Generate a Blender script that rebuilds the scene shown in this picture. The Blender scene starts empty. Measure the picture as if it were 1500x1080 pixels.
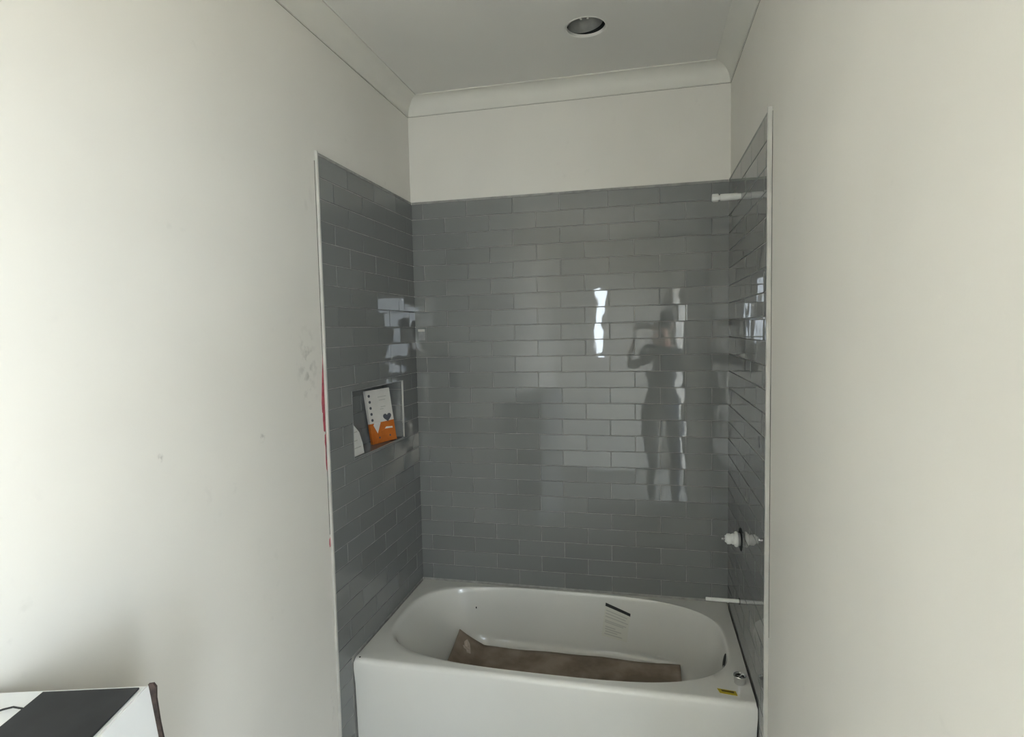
import bpy, bmesh, math, random
from mathutils import Vector, Matrix, Euler
from mathutils.bvhtree import BVHTree

random.seed(7)
S = bpy.context.scene
COL = S.collection
H = 0.40            # height of the tub rim above the floor
L = 1.524           # clear alcove length between the tiled faces
PL = 0.009          # plaster lies this far behind the tile face
CEIL = 2.467 + H
REAR = -4.60        # rear wall of the bathroom

# ------------------------------------------------------------------ camera
cam_d = bpy.data.cameras.new('camera')
cam = bpy.data.objects.new('camera', cam_d)
COL.objects.link(cam)
yaw, pitch, roll, fpx = -0.2246, -0.0646, -0.0210, 853.76
fw = Vector((math.sin(yaw) * math.cos(pitch), math.cos(yaw) * math.cos(pitch), math.sin(pitch)))
rt = Vector((math.cos(yaw), -math.sin(yaw), 0))
up = rt.cross(fw)
r2 = math.cos(roll) * rt + math.sin(roll) * up
u2 = -math.sin(roll) * rt + math.cos(roll) * up
M = Matrix((r2, u2, -fw)).transposed().to_4x4()
M.translation = Vector((1.1502, -2.8237, 1.3008 + H))
cam.matrix_world = M
cam_d.sensor_fit = 'HORIZONTAL'
cam_d.sensor_width = 36.0
cam_d.lens = fpx / 1500 * 36.0
cam_d.clip_start = 0.01
S.camera = cam

# ------------------------------------------------------------------ daylight
W = bpy.data.worlds.new('daylight')
S.world = W
W.use_nodes = True
bg = W.node_tree.nodes['Background']
bg.inputs['Color'].default_value = (0.82, 0.92, 1.0, 1)
bg.inputs['Strength'].default_value = 25.0

def portal(name, loc, rot, sx, sy):
    d = bpy.data.lights.new(name, 'AREA')
    d.shape = 'RECTANGLE'; d.size = sx; d.size_y = sy
    d.cycles.is_portal = True
    o = bpy.data.objects.new(name, d); COL.objects.link(o)
    o.location = loc; o.rotation_euler = rot

DOOR_Y0, DOOR_Y1, DOOR_Z = -4.20, -2.88, 2.14       # open doorway in the right wall
WIN = (0.55, 0.65, 1.50, 2.20)                      # narrow rear window x0 x1 z0 z1
portal('doorway_portal', (L + 0.08, (DOOR_Y0 + DOOR_Y1) / 2, DOOR_Z / 2),
       (0, math.radians(90), 0), DOOR_Z, DOOR_Y1 - DOOR_Y0)
portal('rear_window_portal', ((WIN[0] + WIN[1]) / 2, REAR - 0.07, (WIN[2] + WIN[3]) / 2),
       (math.radians(90), 0, 0), WIN[1] - WIN[0], WIN[3] - WIN[2])

S.view_settings.view_transform = 'Standard'
S.view_settings.look = 'None'
S.view_settings.exposure = 0.0
S.view_settings.gamma = 1.0
S.view_settings.use_curve_mapping = False

# ------------------------------------------------------------------ materials
def new_mat(name, col, rough=0.5, metal=0.0, spec=0.5):
    m = bpy.data.materials.new(name)
    m.use_nodes = True
    b = m.node_tree.nodes['Principled BSDF']
    b.inputs['Base Color'].default_value = (*col, 1)
    b.inputs['Roughness'].default_value = rough
    b.inputs['Metallic'].default_value = metal
    b.inputs['Specular IOR Level'].default_value = spec
    return m

def nodes(m):
    nt = m.node_tree
    return nt, nt.nodes['Principled BSDF']

def noise_mat(name, c0, c1, scale, rough=0.5, bump=0.0, bscale=None, detail=4.0, lo=0.35, hi=0.65,
              metal=0.0, stretch=None, spec=0.5, bdist=0.002):
    m = new_mat(name, c0, rough, metal, spec)
    nt, b = nodes(m)
    tc = nt.nodes.new('ShaderNodeTexCoord')
    mp = nt.nodes.new('ShaderNodeMapping')
    if stretch: mp.inputs['Scale'].default_value = stretch
    nt.links.new(tc.outputs['Object'], mp.inputs['Vector'])
    n = nt.nodes.new('ShaderNodeTexNoise')
    n.inputs['Scale'].default_value = scale
    n.inputs['Detail'].default_value = detail
    nt.links.new(mp.outputs['Vector'], n.inputs['Vector'])
    r = nt.nodes.new('ShaderNodeValToRGB')
    r.color_ramp.elements[0].position = lo; r.color_ramp.elements[0].color = (*c0, 1)
    r.color_ramp.elements[1].position = hi; r.color_ramp.elements[1].color = (*c1, 1)
    nt.links.new(n.outputs['Fac'], r.inputs['Fac'])
    nt.links.new(r.outputs['Color'], b.inputs['Base Color'])
    if bump:
        n2 = nt.nodes.new('ShaderNodeTexNoise')
        n2.inputs['Scale'].default_value = bscale or scale * 3
        n2.inputs['Detail'].default_value = 2.0
        nt.links.new(mp.outputs['Vector'], n2.inputs['Vector'])
        bp = nt.nodes.new('ShaderNodeBump')
        bp.inputs['Strength'].default_value = bump
        bp.inputs['Distance'].default_value = bdist
        nt.links.new(n2.outputs['Fac'], bp.inputs['Height'])
        nt.links.new(bp.outputs['Normal'], b.inputs['Normal'])
    return m

def plaster_mat(name, base, scuffs=()):
    """painted plaster with filler patches and a few grubby scuffs"""
    m = new_mat(name, base, 0.62, 0, 0.35)
    nt, b = nodes(m)
    tc = nt.nodes.new('ShaderNodeTexCoord')
    n = nt.nodes.new('ShaderNodeTexNoise'); n.inputs['Scale'].default_value = 1.6; n.inputs['Detail'].default_value = 3
    nt.links.new(tc.outputs['Object'], n.inputs['Vector'])
    r = nt.nodes.new('ShaderNodeValToRGB')
    r.color_ramp.elements[0].position = 0.38; r.color_ramp.elements[0].color = (*[c * 0.96 for c in base], 1)
    r.color_ramp.elements[1].position = 0.62; r.color_ramp.elements[1].color = (*base, 1)
    nt.links.new(n.outputs['Fac'], r.inputs['Fac'])
    # scuffs: high frequency blotches gated by a broad mask
    n2 = nt.nodes.new('ShaderNodeTexNoise'); n2.inputs['Scale'].default_value = 22; n2.inputs['Detail'].default_value = 5
    n3 = nt.nodes.new('ShaderNodeTexNoise'); n3.inputs['Scale'].default_value = 2.7; n3.inputs['Detail'].default_value = 1
    nt.links.new(tc.outputs['Object'], n2.inputs['Vector']); nt.links.new(tc.outputs['Object'], n3.inputs['Vector'])
    a = nt.nodes.new('ShaderNodeMapRange'); a.inputs['From Min'].default_value = 0.62; a.inputs['From Max'].default_value = 0.76
    c = nt.nodes.new('ShaderNodeMapRange'); c.inputs['From Min'].default_value = 0.55; c.inputs['From Max'].default_value = 0.68
    nt.links.new(n2.outputs['Fac'], a.inputs['Value']); nt.links.new(n3.outputs['Fac'], c.inputs['Value'])
    mu = nt.nodes.new('ShaderNodeMath'); mu.operation = 'MULTIPLY'
    nt.links.new(a.outputs['Result'], mu.inputs[0]); nt.links.new(c.outputs['Result'], mu.inputs[1])
    mu2 = nt.nodes.new('ShaderNodeMath'); mu2.operation = 'MULTIPLY'; mu2.inputs[1].default_value = 0.16
    nt.links.new(mu.outputs[0], mu2.inputs[0])
    mx = nt.nodes.new('ShaderNodeMix'); mx.data_type = 'RGBA'
    nt.links.new(mu2.outputs[0], mx.inputs['Factor'])
    nt.links.new(r.outputs['Color'], mx.inputs['A'])
    mx.inputs['B'].default_value = (0.36, 0.34, 0.31, 1)
    col = mx.outputs['Result']
    for (cy, cz, ry, rz, amt, sc) in scuffs:         # grubby hand marks around fixed places on the wall
        mp = nt.nodes.new('ShaderNodeMapping'); mp.vector_type = 'POINT'
        mp.inputs['Location'].default_value = (0, -cy / ry, -cz / rz); mp.inputs['Scale'].default_value = (0, 1 / ry, 1 / rz)
        nt.links.new(tc.outputs['Object'], mp.inputs['Vector'])
        ln = nt.nodes.new('ShaderNodeVectorMath'); ln.operation = 'LENGTH'
        nt.links.new(mp.outputs['Vector'], ln.inputs[0])
        fa = nt.nodes.new('ShaderNodeMapRange'); fa.inputs['From Min'].default_value = 1.0; fa.inputs['From Max'].default_value = 0.2
        nt.links.new(ln.outputs['Value'], fa.inputs['Value'])
        nz = nt.nodes.new('ShaderNodeTexNoise'); nz.inputs['Scale'].default_value = sc; nz.inputs['Detail'].default_value = 4
        nt.links.new(tc.outputs['Object'], nz.inputs['Vector'])
        th = nt.nodes.new('ShaderNodeMapRange'); th.inputs['From Min'].default_value = 0.50; th.inputs['From Max'].default_value = 0.66
        nt.links.new(nz.outputs['Fac'], th.inputs['Value'])
        m1 = nt.nodes.new('ShaderNodeMath'); m1.operation = 'MULTIPLY'
        nt.links.new(fa.outputs['Result'], m1.inputs[0]); nt.links.new(th.outputs['Result'], m1.inputs[1])
        m2 = nt.nodes.new('ShaderNodeMath'); m2.operation = 'MULTIPLY'; m2.inputs[1].default_value = amt
        nt.links.new(m1.outputs[0], m2.inputs[0])
        x2 = nt.nodes.new('ShaderNodeMix'); x2.data_type = 'RGBA'
        nt.links.new(m2.outputs[0], x2.inputs['Factor']); nt.links.new(col, x2.inputs['A'])
        x2.inputs['B'].default_value = (0.33, 0.31, 0.28, 1)
        col = x2.outputs['Result']
    nt.links.new(col, b.inputs['Base Color'])
    n4 = nt.nodes.new('ShaderNodeTexNoise'); n4.inputs['Scale'].default_value = 140
    nt.links.new(tc.outputs['Object'], n4.inputs['Vector'])
    bp = nt.nodes.new('ShaderNodeBump'); bp.inputs['Strength'].default_value = 0.12; bp.inputs['Distance'].default_value = 0.001
    nt.links.new(n4.outputs['Fac'], bp.inputs['Height']); nt.links.new(bp.outputs['Normal'], b.inputs['Normal'])
    return m

def tile_mat(name):
    """glazed grey ceramic, each piece a hair different, glaze gently wavy"""
    m = new_mat(name, (0.15, 0.155, 0.15), 0.022, 0, 0.5)
    nt, b = nodes(m)
    oi = nt.nodes.new('ShaderNodeObjectInfo')
    r = nt.nodes.new('ShaderNodeValToRGB')
    r.color_ramp.elements[0].color = (0.182, 0.188, 0.186, 1)
    r.color_ramp.elements[1].color = (0.206, 0.213, 0.211, 1)
    nt.links.new(oi.outputs['Random'], r.inputs['Fac'])
    nt.links.new(r.outputs['Color'], b.inputs['Base Color'])
    g = nt.nodes.new('ShaderNodeNewGeometry')
    n = nt.nodes.new('ShaderNodeTexNoise'); n.inputs['Scale'].default_value = 9; n.inputs['Detail'].default_value = 1.0
    nt.links.new(g.outputs['Position'], n.inputs['Vector'])
    bp = nt.nodes.new('ShaderNodeBump'); bp.inputs['Strength'].default_value = 0.16; bp.inputs['Distance'].default_value = 0.004
    nt.links.new(n.outputs['Fac'], bp.inputs['Height']); nt.links.new(bp.outputs['Normal'], b.inputs['Normal'])
    return m

MT = {
    'plaster': plaster_mat('wall_paint', (0.76, 0.735, 0.68)),
    'plasterleft': plaster_mat('wall_paint_scuffed', (0.76, 0.735, 0.68), (
        (-0.985, 1.19 + H, 0.07, 0.16, 0.55, 34), (-1.64, 1.006 + H, 0.012, 0.015, 0.6, 60),
        (-0.935, 1.80 + H, 0.030, 0.14, 0.40, 9), (-1.25, 0.988 + H, 0.018, 0.022, 0.5, 60), (-0.915, -0.08 + H, 0.014, 0.12, 0.5, 25))),
    'ceiling': noise_mat('ceiling_paint', (0.72, 0.705, 0.665), (0.75, 0.735, 0.69), 2.0, 0.75, 0.1, 120, bdist=0.001),
    'cornice': noise_mat('cornice_plaster', (0.70, 0.685, 0.63), (0.73, 0.715, 0.655), 6, 0.7, 0.12, 90, bdist=0.001),
    'tile': tile_mat('grey_glaze'),
    'grout': noise_mat('grout', (0.27, 0.27, 0.255), (0.36, 0.36, 0.34), 30, 0.9, 0.2, 300, bdist=0.0005),
    'trim': noise_mat('white_edge_trim', (0.50, 0.495, 0.465), (0.58, 0.57, 0.53), 14, 0.35),
    'nichetrim': new_mat('niche_trim_grey', (0.24, 0.245, 0.24), 0.3, 0.0),
    'red': noise_mat('red_membrane', (0.34, 0.035, 0.06), (0.48, 0.08, 0.11), 60, 0.5, lo=0.4, hi=0.6),
    'enamel': noise_mat('tub_enamel', (0.72, 0.715, 0.68), (0.74, 0.735, 0.70), 3, 0.10, 0.0),
    'floor': noise_mat('concrete_floor', (0.17, 0.165, 0.15), (0.24, 0.23, 0.21), 5, 0.85, 0.2, 60),
    'ground': noise_mat('outside_paving', (0.50, 0.42, 0.32), (0.60, 0.51, 0.39), 3, 0.9),
    'card': noise_mat('brown_cardboard', (0.22, 0.17, 0.13), (0.36, 0.29, 0.23), 9, 0.85, 0.25, 60, detail=6, lo=0.36, hi=0.62),
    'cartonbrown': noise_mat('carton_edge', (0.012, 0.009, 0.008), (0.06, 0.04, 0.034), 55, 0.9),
    'cartonwhite': noise_mat('carton_white', (0.76, 0.77, 0.77), (0.80, 0.81, 0.81), 8, 0.5),
    'blackpanel': noise_mat('black_panel', (0.020, 0.0215, 0.024), (0.028, 0.030, 0.033), 12, 0.55, spec=0.25),
    'black': new_mat('black_plastic', (0.012, 0.012, 0.012), 0.5),
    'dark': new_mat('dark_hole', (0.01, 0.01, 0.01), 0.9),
    'pvc': noise_mat('white_plastic', (0.74, 0.74, 0.71), (0.80, 0.80, 0.77), 40, 0.35),
    'pvcgrey': new_mat('grey_washer', (0.30, 0.30, 0.29), 0.4),
    'chrome': new_mat('chrome', (0.75, 0.75, 0.75), 0.12, 1.0),
    'paper': noise_mat('white_paper', (0.70, 0.69, 0.66), (0.76, 0.75, 0.72), 25, 0.7),
    'tornpaper': noise_mat('torn_paper', (0.52, 0.43, 0.36), (0.68, 0.60, 0.54), 60, 0.8),
    'palepatch': noise_mat('pale_patch_grey', (0.24, 0.245, 0.24), (0.30, 0.305, 0.30), 40, 0.3),
    'boxwhite': noise_mat('packet_white', (0.66, 0.64, 0.60), (0.71, 0.69, 0.65), 20, 0.45),
    'orange': noise_mat('packet_orange', (0.50, 0.13, 0.018), (0.58, 0.165, 0.025), 25, 0.4),
    'grey': new_mat('print_grey', (0.09, 0.095, 0.11), 0.5),
    'textgrey': new_mat('print_text', (0.50, 0.495, 0.46), 0.6),
    'sticker': new_mat('clear_sticker', (0.67, 0.665, 0.60), 0.45),
    'yellow': noise_mat('yellow_sticker', (0.50, 0.38, 0.02), (0.60, 0.47, 0.03), 40, 0.4),
    'brownprint': new_mat('brown_print', (0.12, 0.08, 0.01), 0.5),
    'can': noise_mat('lamp_housing', (0.22, 0.22, 0.21), (0.28, 0.28, 0.265), 30, 0.5),
    'door': noise_mat('door_paint', (0.70, 0.69, 0.66), (0.74, 0.73, 0.70), 4, 0.45),
}

# ------------------------------------------------------------------ helpers
def link(name, me, mat, parent=None, smooth=False):
    o = bpy.data.objects.new(name, me); COL.objects.link(o)
    if mat and not me.materials: me.materials.append(MT[mat])
    if parent: o.parent = parent
    if smooth:
        for p in me.polygons: p.use_smooth = True
    return o

def tag(o, label=None, cat=None, group=None, kind=None):
    if label: o['label'] = label
    if cat: o['category'] = cat
    if group: o['group'] = group
    if kind: o['kind'] = kind
    return o

def mesh_of(bm, name):
    bmesh.ops.recalc_face_normals(bm, faces=bm.faces)
    me = bpy.data.meshes.new(name); bm.to_mesh(me); bm.free()
    return me

def add_box(bm, x0, x1, y0, y1, z0, z1):
    v = [bm.verts.new(p) for p in ((x0, y0, z0), (x1, y0, z0), (x1, y1, z0), (x0, y1, z0),
                                   (x0, y0, z1), (x1, y0, z1), (x1, y1, z1), (x0, y1, z1))]
    for f in ((0, 3, 2, 1), (4, 5, 6, 7), (0, 1, 5, 4), (1, 2, 6, 5), (2, 3, 7, 6), (3, 0, 4, 7)):
        bm.faces.new([v[i] for i in f])

def box(name, dims, mat, parent=None, bevel=0.0):
    bm = bmesh.new(); add_box(bm, *dims)
    if bevel: bmesh.ops.bevel(bm, geom=list(bm.edges), offset=bevel, segments=2, affect='EDGES', profile=0.6)
    return link(name, mesh_of(bm, name), mat, parent)

def boxes(name, lst, mat, parent=None):
    bm = bmesh.new()
    for d in lst: add_box(bm, *d)
    return link(name, mesh_of(bm, name), mat, parent)

def prism(poly, d0, d1, bevel=0.0):
    """polygon in local x,z, front at y=d0, back at y=d1"""
    bm = bmesh.new()
    f = [bm.verts.new((x, d0, z)) for x, z in poly]
    b = [bm.verts.new((x, d1, z)) for x, z in poly]
    front = bm.faces.new(f); bm.faces.new(list(reversed(b)))
    n = len(poly)
    for i in range(n): bm.faces.new((f[i], b[i], b[(i + 1) % n], f[(i + 1) % n]))
    if bevel:
        bmesh.ops.bevel(bm, geom=list(front.edges), offset=bevel, segments=1, affect='EDGES')
    return bm

def lathe(profile, seg=32):
    """profile of (radius, height) revolved about local z"""
    bm = bmesh.new(); rings = []
    for r, h in profile:
        if r < 1e-6: rings.append([bm.verts.new((0, 0, h))])
        else: rings.append([bm.verts.new((r * math.cos(2 * math.pi * k / seg), r * math.sin(2 * math.pi * k / seg), h)) for k in range(seg)])
    for a, b in zip(rings, rings[1:]):
        for k in range(seg):
            j = (k + 1) % seg
            if len(a) == 1 and len(b) == 1: continue
            if len(a) == 1: bm.faces.new((a[0], b[k], b[j]))
            elif len(b) == 1: bm.faces.new((a[k], b[0], a[j]))
            else: bm.faces.new((a[k], b[k], b[j], a[j]))
    return bm

def auto_smooth(o, ang=35):
    me = o.data
    bm = bmesh.new(); bm.from_mesh(me)
    for f in bm.faces: f.smooth = True
    for e in bm.edges:
        e.smooth = not (len(e.link_faces) == 2 and e.calc_face_angle(0) > math.radians(ang))
    bm.to_mesh(me); bm.free()

def tube(pts, r, seg=10):
    bm = bmesh.new(); rings = []
    P = [Vector(p) for p in pts]
    for i, p in enumerate(P):
        d = (P[min(i + 1, len(P) - 1)] - P[max(i - 1, 0)]).normalized()
        a = d.cross(Vector((0, 0, 1)))
        if a.length < 1e-4: a = Vector((1, 0, 0))
        a.normalize(); b = d.cross(a)
        rings.append([bm.verts.new(p + r * (math.cos(2 * math.pi * k / seg) * a + math.sin(2 * math.pi * k / seg) * b)) for k in range(seg)])
    for u, v in zip(rings, rings[1:]):
        for k in range(seg): bm.faces.new((u[k], u[(k + 1) % seg], v[(k + 1) % seg], v[k]))
    bm.faces.new(rings[0]); bm.faces.new(list(reversed(rings[-1])))
    return bm

def empty(name, loc=(0, 0, 0)):
    o = bpy.data.objects.new(name, None); COL.objects.link(o); o.location = loc
    o.empty_display_size = 0.05
    return o

# ------------------------------------------------------------------ room shell
T = 0.16
tag(box('floor', (-PL - T, L + PL + T, REAR - T, PL + T, -0.10, 0.0), 'floor'),
    'bare grey concrete bathroom floor', 'floor', kind='structure')
tag(box('ground', (L + PL + T, 9.0, -9.0, 1.0, -0.12, -0.02), 'ground'),
    'pale paving outside the open doorway', 'ground', kind='structure')

wall_back = tag(box('wall_back', (-PL - T, L + PL + T, PL, PL + T, 0, CEIL + 0.1), 'plaster'),
                'cream painted back wall above grey brick-laid tiles', 'wall', kind='structure')
# niche opening in the left wall (y range, z range, depth)
NY0, NY1, NZ0, NZ1, ND = -0.692, -0.187, 0.795 + H, 1.070 + H, 0.112
lx0, lx1 = -PL - T, -PL
wall_left = boxes('wall_left', [
    (lx0, lx1, REAR, PL, 0, NZ0 - .008), (lx0, lx1, REAR, PL, NZ1 + .008, CEIL + 0.1),
    (lx0, lx1, REAR, NY0 - .008, NZ0 - .008, NZ1 + .008), (lx0, lx1, NY1 + .008, PL, NZ0 - .008, NZ1 + .008),
    (lx0, lx0 + 0.02, NY0 - .008, NY1 + .008, NZ0 - .008, NZ1 + .008)], 'plasterleft')
tag(wall_left, 'off-white plastered wall holding the tiled niche', 'wall', kind='structure')
rx0, rx1 = L + PL, L + PL + T
wall_right = boxes('wall_right', [
    (rx0, rx1, DOOR_Y1, PL, 0, CEIL + 0.1), (rx0, rx1, REAR, DOOR_Y0, 0, CEIL + 0.1),
    (rx0, rx1, DOOR_Y0, DOOR_Y1, DOOR_Z, CEIL + 0.1)], 'plaster')
tag(wall_right, 'off-white plastered wall on the shower plumbing side', 'wall', kind='structure')
wall_rear = boxes('wall_rear', [
    (lx0, WIN[0], REAR - T, REAR, 0, CEIL + 0.1), (WIN[1], rx1, REAR - T, REAR, 0, CEIL + 0.1),
    (WIN[0], WIN[1], REAR - T, REAR, 0, WIN[2]), (WIN[0], WIN[1], REAR - T, REAR, WIN[3], CEIL + 0.1)], 'plaster')
tag(wall_rear, 'off-white wall opposite the bathtub', 'wall', kind='structure')

# ceiling with a round cut-out for the downlight
LX, LY, LR = 0.936, -0.476, 0.076
def make_ceiling():
    bm = bmesh.new()
    x0, x1, y0, y1 = lx0, rx1, REAR - T, PL + T
    angs = sorted([2 * math.pi * k / 64 for k in range(64)] +
                  [math.atan2(yy - LY, xx - LX) % (2 * math.pi) for xx in (x0, x1) for yy in (y0, y1)])
    def rect(a):
        c, s = math.cos(a), math.sin(a)
        t = min([((x1 if c > 0 else x0) - LX) / c if abs(c) > 1e-9 else 1e9, ((y1 if s > 0 else y0) - LY) / s if abs(s) > 1e-9 else 1e9])
        return LX + c * t, LY + s * t
    lo = []
    for z in (CEIL, CEIL + 0.10):
        lo.append(([bm.verts.new((LX + LR * math.cos(a), LY + LR * math.sin(a), z if z == CEIL else CEIL + 0.013)) for a in angs],
                   [bm.verts.new((*rect(a), z)) for a in angs]))
    n = len(angs)
    (i0, o0), (i1, o1) = lo
    for k in range(n):
        j = (k + 1) % n
        bm.faces.new((i0[k], i0[j], o0[j], o0[k])); bm.faces.new((o0[k], o0[j], o1[j], o1[k]))
        bm.faces.new((o1[k], o1[j], i1[j], i1[k])); bm.faces.new((i1[k], i1[j], i0[j], i0[k]))
    return link('ceiling', mesh_of(bm, 'ceiling'), 'ceiling')
tag(make_ceiling(), 'flat off-white ceiling with a round cut-out', 'ceiling', kind='structure')

# coved cornice, mitred in the alcove corners
def cornice(name, side):
    prof = [(0, -0.080), (0.005, -0.080)]
    for k in range(0, 11):
        a = math.radians(90 * k / 10)
        prof.append((0.005 + 0.062 * (1 - math.cos(a)) , -0.074 + 0.069 * math.sin(a)))
    prof += [(0.072, -0.005), (0.072, 0.0)]
    bm = bmesh.new(); A = []; B = []
    for d, z in prof:
        zz = CEIL + z
        if side == 'back': a, b = (-PL + d, PL - d, zz), (L + PL - d, PL - d, zz)
        elif side == 'left': a, b = (-PL + d, REAR, zz), (-PL + d, PL - d, zz)
        else: a, b = (L + PL - d, REAR, zz), (L + PL - d, PL - d, zz)
        A.append(bm.verts.new(a)); B.append(bm.verts.new(b))
    for k in range(len(prof) - 1): bm.faces.new((A[k], A[k + 1], B[k + 1], B[k]))
    c0, c1 = ((A[-1], A[0], B[0], B[-1]))[:2], (B[0], B[-1])
    # close the hidden back with the corner line
    wz = CEIL
    if side == 'back': p, q = (-PL, PL, wz), (L + PL, PL, wz)
    elif side == 'left': p, q = (-PL, REAR, wz), (-PL, PL, wz)
    else: p, q = (L + PL, REAR, wz), (L + PL, PL, wz)
    P, Q = bm.verts.new(p), bm.verts.new(q)
    bm.faces.new((A[-1], P, Q, B[-1])); bm.faces.new((P, A[0], B[0], Q))
    bm.faces.new(A + [P]); bm.faces.new(B + [Q])
    o = link(name, mesh_of(bm, name), 'cornice')
    auto_smooth(o, 30)
    return o
tag(cornice('trim_1', 'back'), 'cream coved cornice above the tiled back wall', 'cornice', kind='structure')
tag(cornice('trim_2', 'left'), 'coved cornice along the wall with the niche', 'cornice', kind='structure')
tag(cornice('trim_3', 'right'), 'coved cornice along the shower plumbing wall', 'cornice', kind='structure')

# thin dark strips under the cornice, its shading line painted as colour
def shade_strip(parent, d): box('shade_line', d, 'shadeline', parent)
MT['shadeline'] = new_mat('painted_shade', (0.16, 0.15, 0.13), 0.9)
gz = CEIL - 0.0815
shade_strip(wall_left, (-PL - .0005, -PL + .0006, REAR, PL, gz - .0016, gz))
shade_strip(wall_right, (L + PL - .0006, L + PL + .0005, REAR, PL, gz - .0016, gz))
shade_strip(wall_back, (-PL, L + PL, PL - .0006, PL + .0005, gz - .0010, gz))

# ------------------------------------------------------------------ wall tiles
PU, PV, GAP, TH = 0.2325, 0.0777, 0.0028, 0.0085
ZTOP = 1.951 + H
tile_cache = {}
def tile_mesh(w, h):
    k = (round(w, 4), round(h, 4))
    if k not in tile_cache:
        x, z = w / 2, h / 2
        bm = prism([(-x, -z), (x, -z), (x, z), (-x, z)], 0, TH, 0.0012)
        me = mesh_of(bm, 'tile'); me.materials.append(MT['tile']); tile_cache[k] = me
    return tile_cache[k]

def place(me, u, v, frame, parent, tx, tz, name='tile'):
    """frame: (origin, u axis, rotation about z); u along wall, v absolute height"""
    o0, ax, rz = frame
    o = bpy.data.objects.new(name, me); COL.objects.link(o); o.parent = parent
    p = Vector(o0) + Vector(ax) * u
    o.location = (p.x, p.y, v)
    o.rotation_euler = (tx, 0, rz + tz)
    return o

FB = ((0, 0, 0), (1, 0, 0), 0)                                    # back, faces -Y
FL = ((0, 0, 0), (0, 1, 0), math.radians(90))                     # left, faces +X
FR = ((L, 0, 0), (0, -1, 0), math.radians(-90))                   # right, faces -X

def tilt():
    return random.gauss(0, 0.0065), random.gauss(0, 0.0045)

def run(parent, frame, u0, u1, first_even, first_odd, hole=None, lower=None, fixed=None):
    r = 0
    z1 = ZTOP
    while z1 > 0.02:
        z0 = z1 - PV
        a0, a1 = u0, u1
        if z0 < H:                      # beside the tub apron only a strip shows
            if lower is None: break
            a0, a1 = lower
            if z0 < 0: z0 = 0.0
        off = first_even if r % 2 == 0 else first_odd
        k0 = math.floor((a0 - off) / PU) - 1
        for k in range(k0, k0 + 14):
            s, e = off + k * PU, off + (k + 1) * PU
            s2, e2 = max(s, a0), min(e, a1)
            if e2 - s2 < 0.012: continue
            g = GAP / 2
            b = [s2 + (g if s2 == s else 0.001), e2 - (g if e2 == e else 0.001), z0 + g, z1 - g]
            parts = [b]
            if hole and b[1] > hole[0] and b[0] < hole[1] and b[3] > hole[2] and b[2] < hole[3]:
                hx0, hx1, hz0, hz1 = hole
                inside = (max(b[0], hx0), min(b[1], hx1), max(b[2], hz0), min(b[3], hz1))
                poly = None
                left, right = inside[0] - b[0] > 0.004, b[1] - inside[1] > 0.004
                low, high = inside[2] - b[2] > 0.004, b[3] - inside[3] > 0.004
                tx, tz = tilt()
                cx, cz = (b[0] + b[1]) / 2, (b[2] + b[3]) / 2
                if not (low or high):
                    parts = []
                    if left: parts.append([b[0], inside[0], b[2], b[3]])
                    if right: parts.append([inside[1], b[1], b[2], b[3]])
                elif not (left or right):
                    parts = []
                    if high: parts.append([b[0], b[1], inside[3], b[3]])
                    if low: parts.append([b[0], b[1], b[2], inside[2]])
                else:                   # L-shaped cut round a niche corner
                    parts = []
                    i = inside
                    if left and high: poly = [(b[0], b[2]), (i[0], b[2]), (i[0], i[3]), (b[1], i[3]), (b[1], b[3]), (b[0], b[3])]
                    elif right and high: poly = [(b[0], i[3]), (i[1], i[3]), (i[1], b[2]), (b[1], b[2]), (b[1], b[3]), (b[0], b[3])]
                    elif left and low: poly = [(b[0], b[2]), (b[1], b[2]), (b[1], i[2]), (i[0], i[2]), (i[0], b[3]), (b[0], b[3])]
                    else: poly = [(b[0], b[2]), (b[1], b[2]), (b[1], b[3]), (i[1], b[3]), (i[1], i[2]), (b[0], i[2])]
                    bm = prism([(x - cx, z - cz) for x, z in poly], 0, TH, 0.0012)
                    me = mesh_of(bm, 'tile'); me.materials.append(MT['tile'])
                    place(me, cx, cz, frame, parent, tx * .3, tz * .3)
            for q in parts:
                tx, tz = tilt()
                if fixed and (r, k) in fixed: tx, tz = fixed[(r, k)]
                if q[1] - q[0] < 0.08: tz *= 1.6
                place(tile_mesh(q[1] - q[0], q[3] - q[2]), (q[0] + q[1]) / 2, (q[2] + q[3]) / 2, frame, parent, tx, tz)
        z1 -= PV
        r += 1

EL, ER = 0.874, 0.866                        # front edges of the side tiling
run(wall_back, FB, -0.004, L + 0.004, 0.0575, 0.1740)
run(wall_left, FL, -EL, 0.0005, -0.662 - PU, -0.5405 - PU, hole=(NY0, NY1, NZ0, NZ1), lower=(-EL, -0.770))
run(wall_right, FR, -0.0005, ER, 0.105, 0.221, lower=(0.770, ER))
# grout beds behind the tiles
GB = 0.0022
box('grout_bed', (0.0, L, GB, PL + 0.001, 0.0, ZTOP + 0.004), 'grout', wall_back)
boxes('grout_bed', [
    (-PL - .001, -GB, -EL, 0, 0, NZ0), (-PL - .001, -GB, -EL, 0, NZ1, ZTOP + 0.004),
    (-PL - .001, -GB, -EL, NY0, NZ0, NZ1), (-PL - .001, -GB, NY1, 0, NZ0, NZ1)], 'grout', wall_left)
box('grout_bed', (L + GB, L + PL + .001, -ER, 0, 0, ZTOP + 0.004), 'grout', wall_right)
# thin cap of silicone above the top course
box('top_bead', (0.0, L, 0.0005, PL, ZTOP, ZTOP + 0.010), 'grout', wall_back, 0.002)
box('top_bead', (-PL, -0.0005, -EL, 0, ZTOP, ZTOP + 0.010), 'grout', wall_left, 0.002)
box('top_bead', (L + 0.0005, L + PL, -ER, 0, ZTOP, ZTOP + 0.010), 'grout', wall_right, 0.002)

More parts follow.
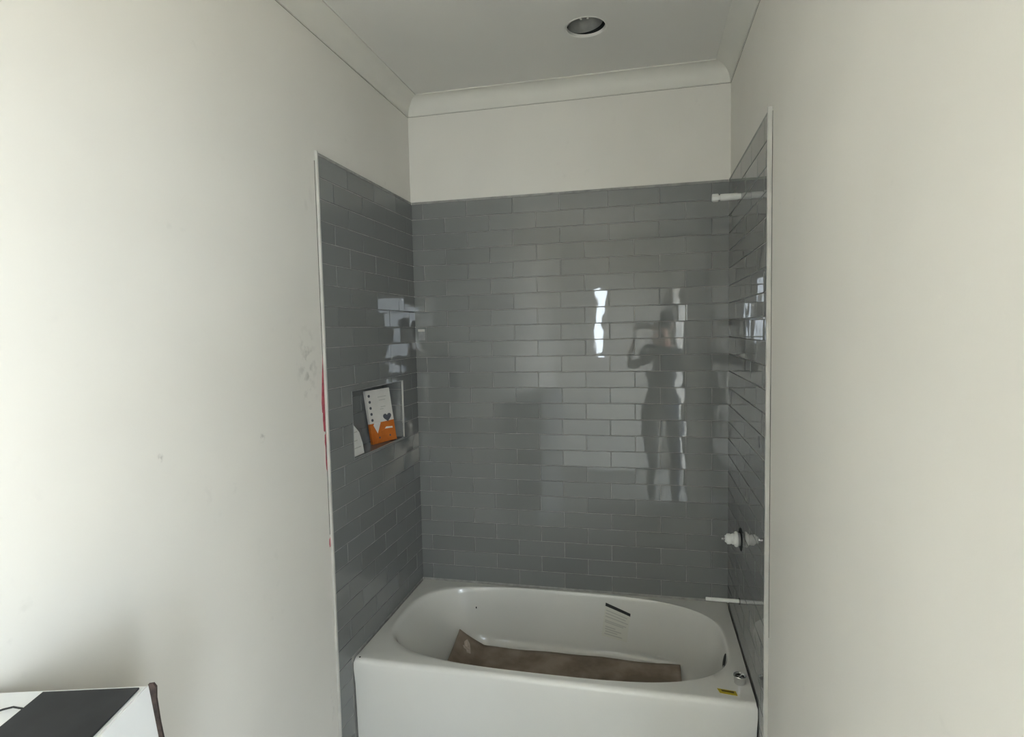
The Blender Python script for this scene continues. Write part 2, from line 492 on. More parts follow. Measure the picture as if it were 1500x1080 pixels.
# pale patch with a lighter top bar on the corner tile
box('pale_patch', (0.016, 0.052, -0.0012, 0.001, 1.262 + H, 1.318 + H), 'palepatch', wall_back, 0.0005)
box('pale_patch', (0.014, 0.050, -0.0016, 0.001, 1.306 + H, 1.3185 + H), 'trim', wall_back, 0.0005)

# white profiles that finish the raw tile edges
def edge_trim(name, x0, x1, y0, y1):
    o = box(name, (x0, x1, y0, y1, 0.0, ZTOP + 0.014), 'trim', None, 0.0012)
    return o
tag(edge_trim('trim_4', -PL + .0005, 0.0015, -EL - 0.009, -EL), 'white vertical edge strip beside the red paint smear', 'edge trim', kind='structure')
tag(edge_trim('trim_5', L - 0.0045, L + PL - .0005, -ER - 0.012, -ER), 'white vertical edge strip on the shower plumbing wall', 'edge trim', kind='structure')
# raised plaster lip and dark crack beside the strips
box('crack', (-PL - .0005, -PL + .0006, -EL - 0.0115, -EL - 0.009, 0.55 + H, 1.93 + H), 'dark', wall_left)
box('crack', (L + PL - .0006, L + PL + .0005, -ER - 0.0155, -ER - 0.012, 0.3 + H, 1.95 + H), 'dark', wall_right)

# red waterproofing paint showing along the left strip
def red_patch(pts):
    bm = bmesh.new()
    f = bm.faces.new([bm.verts.new((-PL + 0.0008, y, z + H)) for y, z in pts])
    r = bmesh.ops.extrude_face_region(bm, geom=[f])
    for v in r['geom']:
        if isinstance(v, bmesh.types.BMVert): v.co.x -= 0.0012
    link('red_paint', mesh_of(bm, 'red_paint'), 'red', wall_left)['label'] = 'smear of red waterproofing paint beside the edge strip'
red_patch([(-.8835, 1.226), (-.889, 1.18), (-.894, 1.139), (-.898, 1.10), (-.903, 1.052), (-.901, 1.015), (-.897, 1.012),
           (-.899, .985), (-.896, .945), (-.890, .941), (-.8835, .945)])
red_patch([(-.8835, .935), (-.891, .93), (-.893, .90), (-.889, .884), (-.8895, .86), (-.891, .825), (-.889, .80), (-.8835, .79),
           (-.8835, .83), (-.886, .835), (-.887, .87), (-.885, .90), (-.8835, .905)])
red_patch([(-.8835, .54), (-.890, .532), (-.891, .515), (-.8875, .502), (-.8835, .505)])

# ------------------------------------------------------------------ niche
niche = tag(empty('niche', (-ND / 2, (NY0 + NY1) / 2, NZ0)), None)
niche.parent = wall_left
def nbox(name, d, mat, bevel=0.0):
    o = box(name, d, mat, niche, bevel)
    o.location = -Vector(niche.location)
    return o
nbox('back_lining', (-ND - .010, -ND, NY0 - .007, NY1 + .007, NZ0 - .007, NZ1 + .007), 'grout')
nbox('side_lining', (-ND, -.010, NY1 - .001, NY1 + .007, NZ0, NZ1), 'grout')
nbox('side_lining', (-ND, -.0015, NY0 - .007, NY0 - .0005, NZ0, NZ1), 'tile')
nbox('top_lining', (-ND, -.0015, NY0, NY1, NZ1 - .0005, NZ1 + .007), 'tile')
nbox('sill', (-ND, 0.0005, NY0, NY1, NZ0 - .007, NZ0), 'tile', 0.001)
def ntile(me, loc, rz):
    o = bpy.data.objects.new('tile', me); COL.objects.link(o); o.parent = niche
    o.location = Vector(loc) - Vector(niche.location); o.rotation_euler = (random.gauss(0, .003), 0, rz + random.gauss(0, .003))
z = NZ0 + 0.001
r = 0
while z < NZ1 - 0.01:
    h = min(PV, NZ1 - z) - GAP
    u = NY0 + 0.002
    cuts = [NY0 + 0.002, NY0 + (0.16 if r % 2 else 0.045), NY0 + (0.39 if r % 2 else 0.277), NY0 + 0.505 - 0.004]
    if not r % 2: cuts = cuts[:3] + [NY0 + 0.500]
    for a, b in zip(cuts, cuts[1:]):
        ntile(tile_mesh(b - a - GAP, h), (-ND + 0.006, (a + b) / 2, z + h / 2), math.radians(90))
    ntile(tile_mesh(ND - 0.014, h), (-ND / 2 - 0.002, NY1 - 0.006, z + h / 2), 0)
    z += PV; r += 1
for d in ((-.004, .0022, NY1 - .003, NY1 + .002, NZ0 - .002, NZ1 + .002), (-.004, .0016, NY0 - .0015, NY0 + .0015, NZ0 - .002, NZ1 + .002),
          (-.004, .0018, NY0, NY1, NZ1 - .0012, NZ1 + .0025), (-.004, .0016, NY0, NY1, NZ0 - .002, NZ0 + .001)):
    nbox('edge_strip', d, 'trim' if d[2] > -0.3 else 'nichetrim', 0.0006)

# ------------------------------------------------------------------ bathtub
tub = tag(empty('bathtub', (L / 2, -0.385, 0)),
          'white enamelled alcove bathtub with oval basin, cardboard lying inside', 'bathtub')
TC = Vector(tub.location)
OX0, OX1, OY0, OY1 = 0.0015, L - 0.0015, -0.7666, -0.0015
TOPO = (0.040, 1.470, -0.728, -0.018, 3.1)
BOTO = (0.290, 1.372, -0.630, -0.092, 4.0)
def outline(g, ang):
    x0, x1, y0, y1, n = [a + (b - a) * g for a, b in zip(TOPO, BOTO)]
    cx, cy, a, b = (x0 + x1) / 2, (y0 + y1) / 2, (x1 - x0) / 2, (y1 - y0) / 2
    c, s = math.cos(ang), math.sin(ang)
    r = (abs(c / a) ** n + abs(s / b) ** n) ** (-1 / n)
    return cx + c * r, cy + s * r
def make_tub():
    bm = bmesh.new()
    cx, cy = (OX0 + OX1) / 2, (OY0 + OY1) / 2
    angs = sorted([2 * math.pi * k / 160 for k in range(160)] +
                  [math.atan2(yy - cy, xx - cx) % (2 * math.pi) for xx in (OX0, OX1) for yy in (OY0, OY1)])
    def rect(a, ins):
        c, s = math.cos(a), math.sin(a)
        t = min((OX1 - cx) / abs(c) if abs(c) > 1e-9 else 1e9, (OY1 - cy) / abs(s) if abs(s) > 1e-9 else 1e9)
        x, y = cx + c * t, cy + s * t
        sx = min(ins, 0.004)
        return min(max(x, OX0 + sx), OX1 - sx), min(max(y, OY0 + ins), OY1 - min(ins, 0.002))
    loops = []
    R = 0.020
    for z_, ins in ((-H, 0.012), (-0.10, 0.003), (-0.05, 0.0), (-R, 0.0)): loops.append([(*rect(a, ins), H + z_) for a in angs])
    for k in range(1, 6):
        t = math.radians(90 * k / 5)
        loops.append([(*rect(a, R * (1 - math.cos(t))), H - R + R * math.sin(t)) for a in angs])
    prof = [(0.001, -.055), (0.0012, 0.0), (-0.0005, 0.022), (-.004, 0.045), (-.010, 0.07), (-.020, 0.095), (-.035, 0.125),
            (-.065, 0.195), (-.10, 0.29), (-.14, 0.40), (-.18, 0.51), (-.21, 0.60), (-.235, 0.69), (-.254, 0.79), (-.267, 0.89),
            (-.275, 1.0), (-.279, 1.15)]
    for z_, g in prof:
        if g < 0:      # midway between basin edge and deck edge, flat deck
            lp = []
            for a in angs:
                o, i = rect(a, R), outline(0, a)
                lp.append((i[0] * .8 + o[0] * .2, i[1] * .8 + o[1] * .2, H))
            loops.append(lp)
        else:
            loops.append([(*outline(g, a), H + z_) for a in angs])
    V = [[bm.verts.new(Vector(p) - TC) for p in lp] for lp in loops]
    n = len(angs)
    for A, B in zip(V, V[1:]):
        for k in range(n): bm.faces.new((A[k], A[(k + 1) % n], B[(k + 1) % n], B[k]))
    c = bm.verts.new(Vector((0.83, -0.36, H - 0.284)) - TC)
    for k in range(n): bm.faces.new((V[-1][k], V[-1][(k + 1) % n], c))
    bm.normal_update()
    me = bpy.data.meshes.new('basin'); 
    bmesh.ops.recalc_face_normals(bm, faces=bm.faces)
    bvh = BVHTree.FromBMesh(bm)
    bm.to_mesh(me); bm.free()
    o = link('basin', me, 'enamel', tub, True)
    auto_smooth(o, 50)
    return o, bvh
basin, BVH = make_tub()

def cast(p, d):
    h = BVH.ray_cast(Vector(p) - TC, Vector(d))
    return h[0] + TC, h[1]

# printed care sticker on the basin's far side
C4 = [(0.957, -.034), (1.076, -.074), (0.937, -.186), (1.058, -.206)]
def strip(name, u0, u1, v0, v1, off, mat, parent, nu=8, nv=6):
    bm = bmesh.new(); G = []
    for j in range(nv + 1):
        row = []
        for i in range(nu + 1):
            u, v = u0 + (u1 - u0) * i / nu, v0 + (v1 - v0) * j / nv
            x = (C4[0][0] * (1 - u) + C4[1][0] * u) * (1 - v) + (C4[2][0] * (1 - u) + C4[3][0] * u) * v
            z = (C4[0][1] * (1 - u) + C4[1][1] * u) * (1 - v) + (C4[2][1] * (1 - u) + C4[3][1] * u) * v
            p, nn = cast((x, -0.36, H + z), (0, 1, 0))
            if nn.y > 0: nn = -nn
            row.append(bm.verts.new(p + nn * off - TC))
        G.append(row)
    for j in range(nv):
        for i in range(nu): bm.faces.new((G[j][i], G[j][i + 1], G[j + 1][i + 1], G[j + 1][i]))
    o = link(name, mesh_of(bm, name), mat, parent, True)
    return o
stk = strip('care_sticker', 0, 1, 0, 1, 0.0008, 'sticker', tub)
stk['label'] = 'pale printed care sticker with black bar'
strip('black_bar', 0.0, 1.0, 0.0, 0.10, 0.0014, 'black', stk, 8, 1)
for v, a, b in ((.20, .05, .9), (.29, .05, .85), (.38, .05, .95), (.50, .06, .9), (.55, .06, .8), (.68, .1, .5), (.75, .1, .75), (.82, .12, .6), (.90, .1, .8)):
    strip('text_line', a, b, v, v + 0.03, 0.0012, 'textgrey', stk, 6, 1)

# overflow opening at the plumbing end
def disc_on(p, n, r, off, mat, name, parent, depth=0.004, sx=1.0):
    bm = lathe([(0, 0), (r, 0), (r, depth * .6), (r * .86, depth), (0, depth)], 28)
    o = link(name, mesh_of(bm, name), mat, parent, True)
    auto_smooth(o, 30)
    q = Vector(n).to_track_quat('Z', 'Y')
    o.rotation_euler = q.to_euler(); o.location = Vector(p) + Vector(n) * off - TC
    o.scale = (sx, 1, 1)
    return o
p, n_ = cast((1.2, -0.435, H - 0.043), (1, 0, 0))
if n_.x > 0: n_ = -n_
ov = disc_on(p, n_, 0.030, -0.001, 'dark', 'overflow_hole', tub, 0.003)
ov['label'] = 'dark overflow opening'
p2, n2_ = cast((1.2, -0.475, H - 0.05), (1, 0, 0))
if n2_.x > 0: n2_ = -n2_
disc_on(p2, n2_, 0.011, 0.0, 'chrome', 'overflow_bracket', ov, 0.006)
for o in list(ov.children):      # keep the bracket where it stands although its parent is turned
    loc = o.location.copy(); rot = o.rotation_euler.copy()
    m = Matrix.LocRotScale(loc, rot, None)
    pm = Matrix.LocRotScale(ov.location, ov.rotation_euler, None)
    o.matrix_basis = pm.inverted() @ m

# yellow tag stuck to the deck and small chips in the enamel
def flat(name, pts, z, th, mat, parent, base):
    bm = bmesh.new()
    a = [bm.verts.new(Vector((x, y, z)) - base) for x, y in pts]
    b = [bm.verts.new(Vector((x, y, z + th)) - base) for x, y in pts]
    bm.faces.new(list(reversed(a))); bm.faces.new(b)
    n = len(pts)
    for i in range(n): bm.faces.new((a[i], a[(i + 1) % n], b[(i + 1) % n], b[i]))
    return link(name, mesh_of(bm, name), mat, parent)
ys = flat('yellow_sticker', [(1.396, -.697), (1.459, -.704), (1.462, -.730), (1.403, -.723)], H + .0008, .001, 'yellow', tub, TC)
ys['label'] = 'small yellow sticker with dark print'
flat('print', [(1.408, -.703), (1.452, -.708), (1.452, -.718), (1.412, -.713)], H + .0018, .0004, 'brownprint', ys, TC)
for x, y in ((0.022, -0.750),):
    flat('chip', [(x + .004 * math.cos(a), y + .004 * math.sin(a)) for a in [k * math.pi / 4 for k in range(8)]], H - .0006, .0012, 'dark', tub, TC)
p, n_ = cast((0.31, -0.36, H - 0.095), (0, 1, 0))
if n_.y > 0: n_ = -n_
disc_on(p, n_, 0.005, 0, 'dark', 'chip', tub, 0.001, 0.6)

# ------------------------------------------------------------------ cardboard in the tub
def make_card():
    bm = bmesh.new(); G = []
    nx, ny = 60, 20
    for i in range(nx + 1):
        x = 0.262 + (1.300 - 0.262) * i / nx
        yb = -0.140 if x > 0.36 else -0.140 - 0.062 * ((0.36 - x) / 0.10) ** 1.2
        yf = -0.56 if x > 0.36 else -0.56 + 0.12 * ((0.36 - x) / 0.10)
        row = []
        for j in range(ny + 1):
            t = j / ny
            y = yb + (yf - yb) * t
            z_ = -0.2515 - 0.016 * math.sin(min(1, t * 1.6) * math.pi / 2) + 0.002 * math.sin(9 * x) + 0.0015 * math.sin(23 * x + 11 * y)
            if x > 1.2: z_ += 0.006 * ((x - 1.2) / .1) * (1 - t)
            if x < 0.37: z_ += (0.105 - 0.05 * t) * ((0.37 - x) / 0.108) ** 1.25
            row.append(bm.verts.new((x, y, H + z_)))
        G.append(row)
    for i in range(nx):
        for j in range(ny): bm.faces.new((G[i][j], G[i][j + 1], G[i + 1][j + 1], G[i + 1][j]))
    me = mesh_of(bm, 'cardboard_sheet')
    o = link('cardboard_sheet', me, 'card', None, True)
    m = o.modifiers.new('thickness', 'SOLIDIFY'); m.thickness = 0.003; m.offset = 0
    tag(o, 'stained brown cardboard sheet lying in the bathtub with one end curled up', 'cardboard')
    def surf(x, y):
        best = min((v.co for v in me.vertices), key=lambda c: (c.x - x) ** 2 + (c.y - y) ** 2)
        return best.z
    # torn paper label on the curled end
    bm = bmesh.new()
    pts = [(.311 + (a - .311) * .75, -.240 + (b - .240) * .75) for a, b in ((.288, .265), (.300, .280), (.318, .275), (.330, .248), (.340, .218), (.322, .195), (.312, .218), (.296, .21), (.282, .235))]
    c = bm.verts.new((.311, -.240, surf(.311, -.240) + .0060))
    ring = [bm.verts.new((x, y, surf(x, y) + .0070)) for x, y in pts]
    for k in range(len(ring)): bm.faces.new((c, ring[k], ring[(k + 1) % len(ring)]))
    link('torn_label', mesh_of(bm, 'torn_label'), 'tornpaper', o)['label'] = 'torn scrap of white paper label'
make_card()

# ------------------------------------------------------------------ chrome drain fitting on the deck
df = tag(empty('drain_fitting', (1.480, -0.650, H + 0.001)), 'small chrome drain fitting standing on the bathtub deck corner', 'drain fitting')
o = link('cup', mesh_of(lathe([(0.0, 0.004), (0.014, 0.004), (0.0155, 0.028), (0.0215, 0.0315), (0.0225, 0.030), (0.0205, 0.026), (0.0185, 0.002), (0.0175, 0), (0, 0)], 28), 'cup'), 'chrome', df)
auto_smooth(o, 30)
box('cross_bar', (-0.0150, 0.0150, -0.0025, 0.0025, 0.022, 0.0265), 'chrome', df, 0.0008).rotation_euler = (0, 0, math.radians(-35))
box('cross_bar', (-0.0025, 0.0025, -0.0150, 0.0150, 0.022, 0.0262), 'chrome', df, 0.0008).rotation_euler = (0, 0, math.radians(-35))

# ------------------------------------------------------------------ plumbing stubs on the right wall
RX = Euler((0, math.radians(-90), 0))       # local z points out of the right wall (-X)
def stub(name, profile, mat, parent, seg=28):
    o = link(name, mesh_of(lathe(profile, seg), name), mat, parent)
    auto_smooth(o, 30); o.rotation_euler = RX
    return o
sa = tag(empty('shower_arm_stub', (L, -0.334, 1.8135 + H)), 'white capped shower arm stub high on the tiled wall', 'pipe stub')
stub('pipe', [(0, -.02), (.0105, -.02), (.0115, .008), (.0130, .014), (.0135, .060), (.0135, .076), (.009, .078), (.009, .084), (0, .084)], 'pvc', sa)
stub('cap', [(0, .084), (.0150, .084), (.0165, .087), (.0165, .104), (.0150, .108), (.008, .108), (.007, .105), (0, .105)], 'pvc', sa, 8)

va = tag(empty('shower_valve', (L, -0.370, 0.4385 + H)), 'white shower valve body poking through the tiles above the bathtub', 'valve')
stub('wall_cutout', [(0, .0008), (.044, .0008), (.046, .0016), (0, .0016)], 'dark', va)
stub('washer', [(0, .001), (.024, .001), (.026, .006), (.026, .012), (0, .012)], 'pvcgrey', va)
stub('collar', [(0, .012), (.029, .012), (.031, .015), (.031, .020), (.028, .024), (0, .024)], 'pvc', va)
stub('body', [(0, .024), (.0225, .024), (.0225, .032), (.020, .034), (.020, .040), (.0215, .042), (.0215, .052), (.015, .056), (.014, .060), (0, .060)], 'pvc', va)
stub('spindle', [(0, .060), (.009, .060), (.009, .066), (.006, .068), (.006, .074), (0, .075)], 'chrome', va, 12)

sp = tag(empty('spout_pipe', (L, -0.345, 0.169 + H)), 'thin white tub spout pipe just above the bathtub rim', 'pipe stub')
stub('pipe', [(0, -.02), (.0075, -.02), (.0075, .128), (.0065, .132), (0, .132)], 'pvc', sp)
stub('escutcheon_gap', [(0, .0008), (.013, .0008), (.013, .0016), (0, .0016)], 'dark', sp)

# ------------------------------------------------------------------ things in the niche
pb = tag(empty('product_box', (0, 0, 0)), 'flat white and orange packet leaning in the tiled niche', 'packet')
bw, bh, bt = 0.1477, 0.2472, 0.014
Mb = (Matrix.Rotation(-0.3857, 3, 'Z') @ Matrix.Rotation(-0.1341, 3, 'Y') @ Matrix.Rotation(0.0325, 3, 'X'))
pb.matrix_world = Matrix.Translation((-0.0503, -0.3291, 0.9195 + H)) @ Mb.to_4x4()
# local: x out of the face, y across, z up; face at x=0
def face(name, pts, d0, d1, mat, parent=pb):
    bm = bmesh.new()
    a = [bm.verts.new((d0, y, z)) for y, z in pts]; b = [bm.verts.new((d1, y, z)) for y, z in pts]
    bm.faces.new(list(reversed(a))); bm.faces.new(b); n = len(pts)
    for i in range(n): bm.faces.new((a[i], a[(i + 1) % n], b[(i + 1) % n], b[i]))
    return link(name, mesh_of(bm, name), mat, parent)
hw, hh = bw / 2, bh / 2
zo = -hh + bh * 0.38
face('upper_body', [(-hw, zo), (hw, zo), (hw, hh), (-hw, hh)], -bt, 0, 'boxwhite')
lo_ = face('lower_body', [(-hw, -hh), (hw, -hh), (hw, zo), (-hw, zo)], -bt, 0, 'orange')
heart = []
for k in range(24):
    t = 2 * math.pi * k / 24
    heart.append((0.036 + 0.0016 * 16 * math.sin(t) ** 3, -0.012 + 0.0014 * (13 * math.cos(t) - 5 * math.cos(2 * t) - 2 * math.cos(3 * t) - math.cos(4 * t))))
face('heart_print', heart, 0, 0.0005, 'grey')
for k in range(5):
    zc = 0.098 - k * 0.028
    face('icon', [(-0.056 + .007 * math.cos(a), zc + .007 * math.sin(a)) for a in [j * math.pi / 4 for j in range(8)]], 0, 0.0005, 'grey')
for y0, y1, zz in ((-.005, .048, .085), (.0, .04, .070), (.005, .035, .038), (-.002, .02, .028)):
    face('text_line', [(y0, zz), (y1, zz), (y1, zz + .004), (y0, zz + .004)], 0, 0.0004, 'textgrey')
face('pale_kite', [(-0.055, zo - .008), (-.036, zo - .048), (-.010, zo - .002), (-.018, zo + .002), (-.046, zo + .002)], 0, 0.0006, 'paper', lo_)
sc = []
for k in range(17):
    a = math.pi * k / 16
    sc.append((0.018 + 0.052 * math.cos(a), -hh + 0.038 + 0.020 * math.sin(a)))
face('front_tab', [(-.050, -hh + .0005), (.0735, -hh + .0005)] + sc, 0, 0.0025, 'orange', lo_)
face('pale_curve', [(0.010, -hh + .060), (.040, -hh + .058), (.058, -hh + .056), (.058, -hh + .064), (.020, -hh + .068)], 0, 0.0012, 'paper', lo_)
for y_ in (-0.03, 0.035):
    face('dot', [(y_ + .005 * math.cos(j * math.pi / 4), -hh + .025 + .005 * math.sin(j * math.pi / 4)) for j in range(8)], 0.0025, 0.003, 'grey', lo_)

pc = tag(empty('paper_card', (-0.018, -0.64, NZ0 + .0005)), 'torn white printed card standing at the niche corner', 'card')
Mc = Matrix.Rotation(math.radians(-6), 4, 'Y') 
pc.rotation_euler = (0, math.radians(-8), 0)
face('sheet', [(-.045, .0), (.070, .0), (.070, .040), (.056, .092), (-.010, .155), (-.045, .165)], -0.001, 0, 'paper', pc)
for zz, a, b in ((.095, -.02, .040), (.060, -.03, .030), (.030, -.02, .050)):
    face('text_line', [(a, zz), (b, zz), (b, zz + .004), (a, zz + .004)], 0, 0.0004, 'textgrey', pc)

# ------------------------------------------------------------------ downlight without its trim
cl = tag(empty('ceiling_light', (LX, LY, CEIL)), 'round recessed downlight hole without trim in the ceiling', 'ceiling light')
o = link('rim', mesh_of(lathe([(0.0745, -.0005), (0.0790, -.002), (0.0815, -.001), (0.0815, 0.0005), (0.0745, 0.012), (0.0735, 0.012), (0.0745, -.0005)], 48), 'rim'), 'ceiling', cl)
auto_smooth(o, 40)
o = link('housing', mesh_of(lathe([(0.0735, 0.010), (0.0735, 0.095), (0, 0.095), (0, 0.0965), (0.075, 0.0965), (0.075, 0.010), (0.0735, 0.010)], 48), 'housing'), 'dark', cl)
auto_smooth(o, 40)
o = link('reflector', mesh_of(lathe([(0.0660, 0.0), (0.0660, 0.004), (0.060, 0.032), (0.045, 0.045), (0, 0.047), (0, 0.049), (0.047, 0.047), (0.062, 0.034), (0.0680, 0.004), (0.0680, 0)], 48), 'reflector'), 'can', cl)
auto_smooth(o, 40)
o.location = (-0.0025, 0.002, 0.014); o.rotation_euler = (math.radians(2), math.radians(-7), 0)
for a in (-78, -104):
    c = box('spring_clip', (0.052, 0.0735, -0.0035, 0.0035, 0.004, 0.008), 'pvc', cl, 0.001)
    c.rotation_euler = (0, 0, math.radians(a))

# ------------------------------------------------------------------ carton by the left wall
CZ = 0.68 + H
dr = Vector((0.9644, 0.2644, 0)); nr = Vector((0.2644, -0.9644, 0))
crn = Vector((0.279, -1.9915, 0))                      # far right corner on the floor
ca = empty('carton', crn)
ca.rotation_euler = (0, 0, math.atan2(dr.y, dr.x))
tag(ca, 'tall white carton with a raw brown edge against the wall', 'box')
# local x along the back edge (box at x<0), local -y towards the room
box('body', (-0.284, -0.002, -0.45, 0.0, 0.0, CZ), 'cartonwhite', ca, 0.0015)
def flap():
    bm = bmesh.new()
    th = 0.003
    a = [(-0.0015, -0.45, CZ), (-0.0015, 0.0, CZ), (0.026, 0.0, CZ - 0.22), (0.026, -0.45, CZ - 0.22)]
    n = Vector((0.22, 0, 0.0275)).normalized() * th
    A = [bm.verts.new(p) for p in a]; B = [bm.verts.new(Vector(p) + n) for p in a]
    bm.faces.new(A); bm.faces.new(list(reversed(B)))
    for i in range(4): bm.faces.new((A[i], B[i], B[(i + 1) % 4], A[(i + 1) % 4]))
    return mesh_of(bm, 'side_flap')
link('side_flap', flap(), 'cartonwhite', ca)
def brown():
    bm = bmesh.new()
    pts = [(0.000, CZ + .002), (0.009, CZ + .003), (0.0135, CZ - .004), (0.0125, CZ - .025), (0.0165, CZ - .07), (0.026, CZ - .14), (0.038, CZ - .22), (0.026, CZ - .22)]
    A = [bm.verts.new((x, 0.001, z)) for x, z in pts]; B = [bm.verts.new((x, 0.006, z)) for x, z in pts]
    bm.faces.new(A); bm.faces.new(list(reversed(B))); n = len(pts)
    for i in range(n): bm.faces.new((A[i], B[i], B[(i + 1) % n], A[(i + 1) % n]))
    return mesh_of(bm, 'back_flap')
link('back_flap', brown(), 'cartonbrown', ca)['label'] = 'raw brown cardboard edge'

bp_ = empty('black_panel', crn - 0.0085 * dr + 0.0095 * nr + Vector((0, 0, CZ + .0003)))
bp_.rotation_euler = ca.rotation_euler
tag(bp_, 'flat matt black panel with thin cable on top of the white carton', 'panel')
box('plate', (-0.166, 0.0, -0.26, 0.0, 0.0, 0.004), 'blackpanel', bp_, 0.0015)
cp = [(-0.164, -0.045, .0026), (-0.172, -0.043, .0028), (-0.184, -0.041, .004), (-0.197, -0.045, .0032), (-0.212, -0.055, .0024), (-0.224, -0.068, .0024), (-0.228, -0.080, .0024)]
o = link('cable', mesh_of(tube(cp, 0.0016), 'cable'), 'black', bp_, True)

# ------------------------------------------------------------------ rest of the room behind the viewpoint
def casing(name, label):
    y0, y1, z1, x = DOOR_Y0, DOOR_Y1, DOOR_Z, L + PL
    o = boxes(name, [(x - .015, x, y0 - .07, y0, 0, z1 + .07), (x - .015, x, y1, y1 + .07, 0, z1 + .07), (x - .015, x, y0, y1, z1, z1 + .07)], 'door')
    return tag(o, label, 'door frame', kind='structure')
casing('door_1', 'white casing round the open doorway')

# ------------------------------------------------------------------ person taking the photograph (seen only mirrored in the tiles)
def person_mat():
    m = new_mat('clothes_and_skin', (0.03, 0.03, 0.035), 0.75)
    nt, b = nodes(m)
    tc = nt.nodes.new('ShaderNodeTexCoord'); sx = nt.nodes.new('ShaderNodeSeparateXYZ')
    nt.links.new(tc.outputs['Object'], sx.inputs[0])
    mr = nt.nodes.new('ShaderNodeMath'); mr.operation = 'DIVIDE'; mr.inputs[1].default_value = 2.0
    nt.links.new(sx.outputs['Z'], mr.inputs[0])
    r = nt.nodes.new('ShaderNodeValToRGB'); r.color_ramp.interpolation = 'CONSTANT'
    e = r.color_ramp.elements
    e[0].position = 0.0; e[0].color = (0.02, 0.018, 0.016, 1)
    e[1].position = 0.052; e[1].color = (0.025, 0.03, 0.045, 1)
    for pos, c in ((0.475, (0.028, 0.029, 0.031, 1)), (0.757, (0.46, 0.28, 0.20, 1))):
        q = e.new(pos); q.color = c
    nt.links.new(mr.outputs[0], r.inputs['Fac']); nt.links.new(r.outputs['Color'], b.inputs['Base Color'])
    return m
MT['person'] = person_mat()
MT['hair'] = noise_mat('dark_hair', (0.02, 0.014, 0.01), (0.05, 0.035, 0.025), 60, 0.6, stretch=(1, 1, .2))
MT['eye'] = new_mat('eye', (0.05, 0.03, 0.02), 0.2)
MT['skin'] = new_mat('skin', (0.46, 0.28, 0.20), 0.55)
MT['lip'] = new_mat('lip', (0.38, 0.16, 0.13), 0.5)
MT['screen'] = new_mat('phone_back', (0.02, 0.02, 0.022), 0.25)

PX, PY = 1.335, -3.085
person = tag(empty('person', (PX, PY, 0)), 'person in dark clothes holding a phone up in both hands', 'person')
def skin_mesh(name, chains, mat, parent, levels=1):
    """chains: lists of (co, rx, ry); the first point of a later chain may repeat an earlier point"""
    V = []; R = []; E = []; idx = {}; roots = []
    for ch in chains:
        prev = None
        for co, rx, ry in ch:
            k = tuple(round(c, 4) for c in co)
            if k not in idx:
                idx[k] = len(V); V.append(co); R.append((rx, ry))
                if prev is None: roots.append(idx[k])
            if prev is not None: E.append((prev, idx[k]))
            prev = idx[k]
    me = bpy.data.meshes.new(name); me.from_pydata(V, E, [])
    o = link(name, me, mat, parent)
    m = o.modifiers.new('skin', 'SKIN'); m.use_smooth_shade = True
    sv = me.skin_vertices[0].data
    for i, r_ in enumerate(R): sv[i].radius = r_; sv[i].use_root = i in roots
    sd = o.modifiers.new('subd', 'SUBSURF'); sd.levels = levels; sd.render_levels = levels
    return o
pel, chest, nb = (0, 0, 0.97), (0, -0.01, 1.36), (0, 0, 1.50)
ch = [[(pel, .15, .11), ((0, -.01, 1.15), .135, .10), (chest, .165, .115), (nb, .062, .06), ((0, .012, 1.565), .055, .06), ((0, .03, 1.63), .068, .088), ((0, .022, 1.705), .076, .096), ((0, .012, 1.765), .055, .07)]]
PHX = 1.1502 - PX                      # phone centre in the person's frame
PHY = -2.870 - PY
for s_ in (-1, 1):
    ch.append([(chest, .165, .115), ((s_ * .185, -.005, 1.455), .065, .065), ((s_ * .205, .10, 1.36), .052, .052), ((PHX * .8 + s_ * .22, .165, 1.29), .045, .045),
               ((PHX + s_ * .15, PHY - .035, 1.44), .036, .036), ((PHX + s_ * .105, PHY - .03, 1.555), .027, .022), ((PHX + s_ * .095, PHY - .022, 1.625), .036, .016)])
    ch.append([(pel, .15, .11), ((s_ * .10, 0, .88), .095, .10), ((s_ * .11, .01, .50), .062, .066), ((s_ * .115, -.01, .30), .054, .058), ((s_ * .115, -.02, .10), .040, .045), ((s_ * .12, .05, .045), .042, .036), ((s_ * .13, .16, .032), .036, .024)])
skin_mesh('body', ch, 'person', person)
fing = []
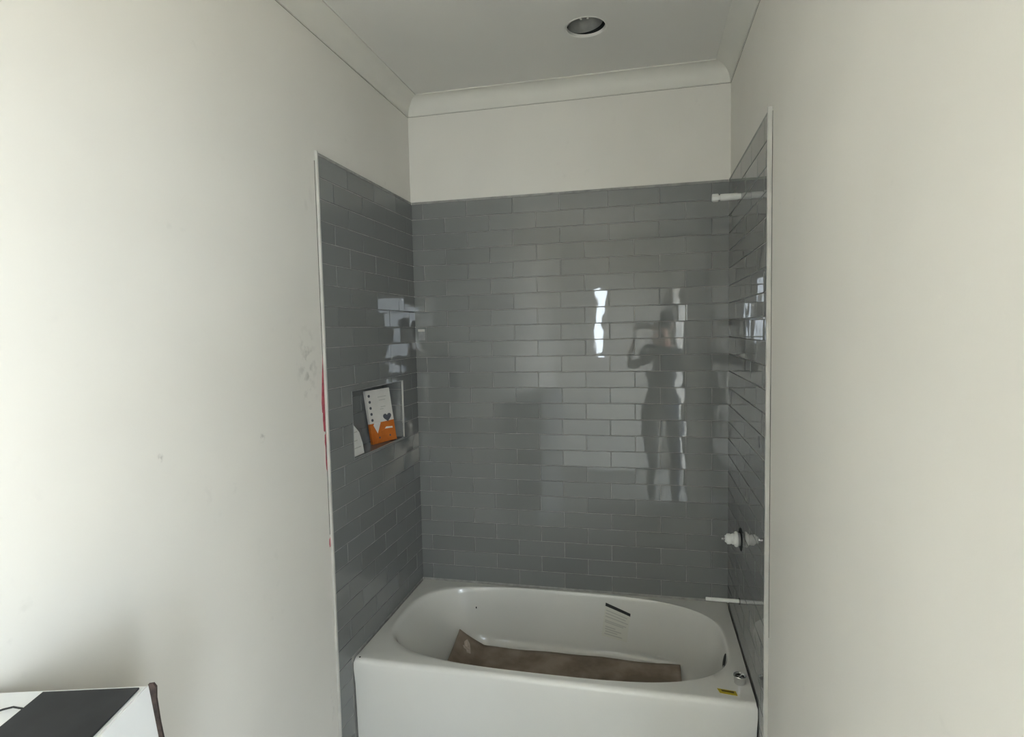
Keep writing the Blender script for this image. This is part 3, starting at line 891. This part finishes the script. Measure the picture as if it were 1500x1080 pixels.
for s_ in (-1, 1):
    for k, (ln, zz) in enumerate(((.070, 1.712), (.078, 1.695), (.072, 1.678), (.058, 1.662))):      # fingers wrap behind the phone's end
        x0 = PHX + s_ * .098
        fing.append([((x0, PHY - .018, zz - .035 + .006 * k), .0095, .0095), ((x0 + s_ * .004, PHY + .006, zz - .008), .009, .009),
                     ((x0 - s_ * .012, PHY + .014, zz), .0085, .0085), ((x0 - s_ * ln * .55, PHY + .013, zz + .003), .0075, .0075)])
    fing.append([((PHX + s_ * .092, PHY - .028, 1.628), .012, .012), ((PHX + s_ * .078, PHY - .030, 1.655), .0105, .0105), ((PHX + s_ * .060, PHY - .018, 1.678), .009, .009)])
for q_ in fing:
    skin_mesh('thumb' if len(q_) == 3 else 'finger', [q_], 'person', person)
o = link('hair', mesh_of(lathe([(0.0, .098), (.04, .092), (.068, .072), (.084, .038), (.089, .0), (.085, -.04), (.070, -.075), (.066, -.07), (.078, -.03), (.080, .0), (0, .06)], 28), 'hair'), 'hair', person, True)
o.location = (0, .004, 1.715); o.scale = (.96, 1.16, 1.0); o.rotation_euler = (math.radians(24), 0, 0)
for s_ in (-1, 1):
    for nm, loc, sc_, mt in (('eye', (s_ * .032, .116, 1.690), (.012, .008, .009), 'eye'), ('ear', (s_ * .079, .012, 1.675), (.010, .020, .033), 'skin')):
        o = link(nm, mesh_of(lathe([(0, -1), (.5, -.86), (.86, -.5), (1, 0), (.86, .5), (.5, .86), (0, 1)], 14), nm), mt, person, True)
        o.location = loc; o.scale = sc_
o = link('nose', mesh_of(lathe([(0, 1), (.25, .8), (.55, .2), (1, -.7), (.7, -1), (0, -1)], 14), 'nose'), 'skin', person, True)
o.location = (0, .122, 1.665); o.scale = (.013, .018, .030)
o = link('mouth', mesh_of(lathe([(0, -1), (.7, -.7), (1, 0), (.7, .7), (0, 1)], 14), 'mouth'), 'lip', person, True)
o.location = (0, .112, 1.620); o.scale = (.024, .010, .006)
ph = tag(empty('phone', (1.1502, -2.870, 1.6985)), 'dark phone held up in both hands by a person', 'phone')
box('case', (-.076, .076, -.004, .004, -.037, .037), 'screen', ph, 0.003)
o = link('lens', mesh_of(lathe([(0, 0), (.008, 0), (.008, .0015), (.006, .002), (0, .0012)], 18), 'lens'), 'black', ph)
o.location = (0.058, .004, .020); o.rotation_euler = (math.radians(-90), 0, 0)
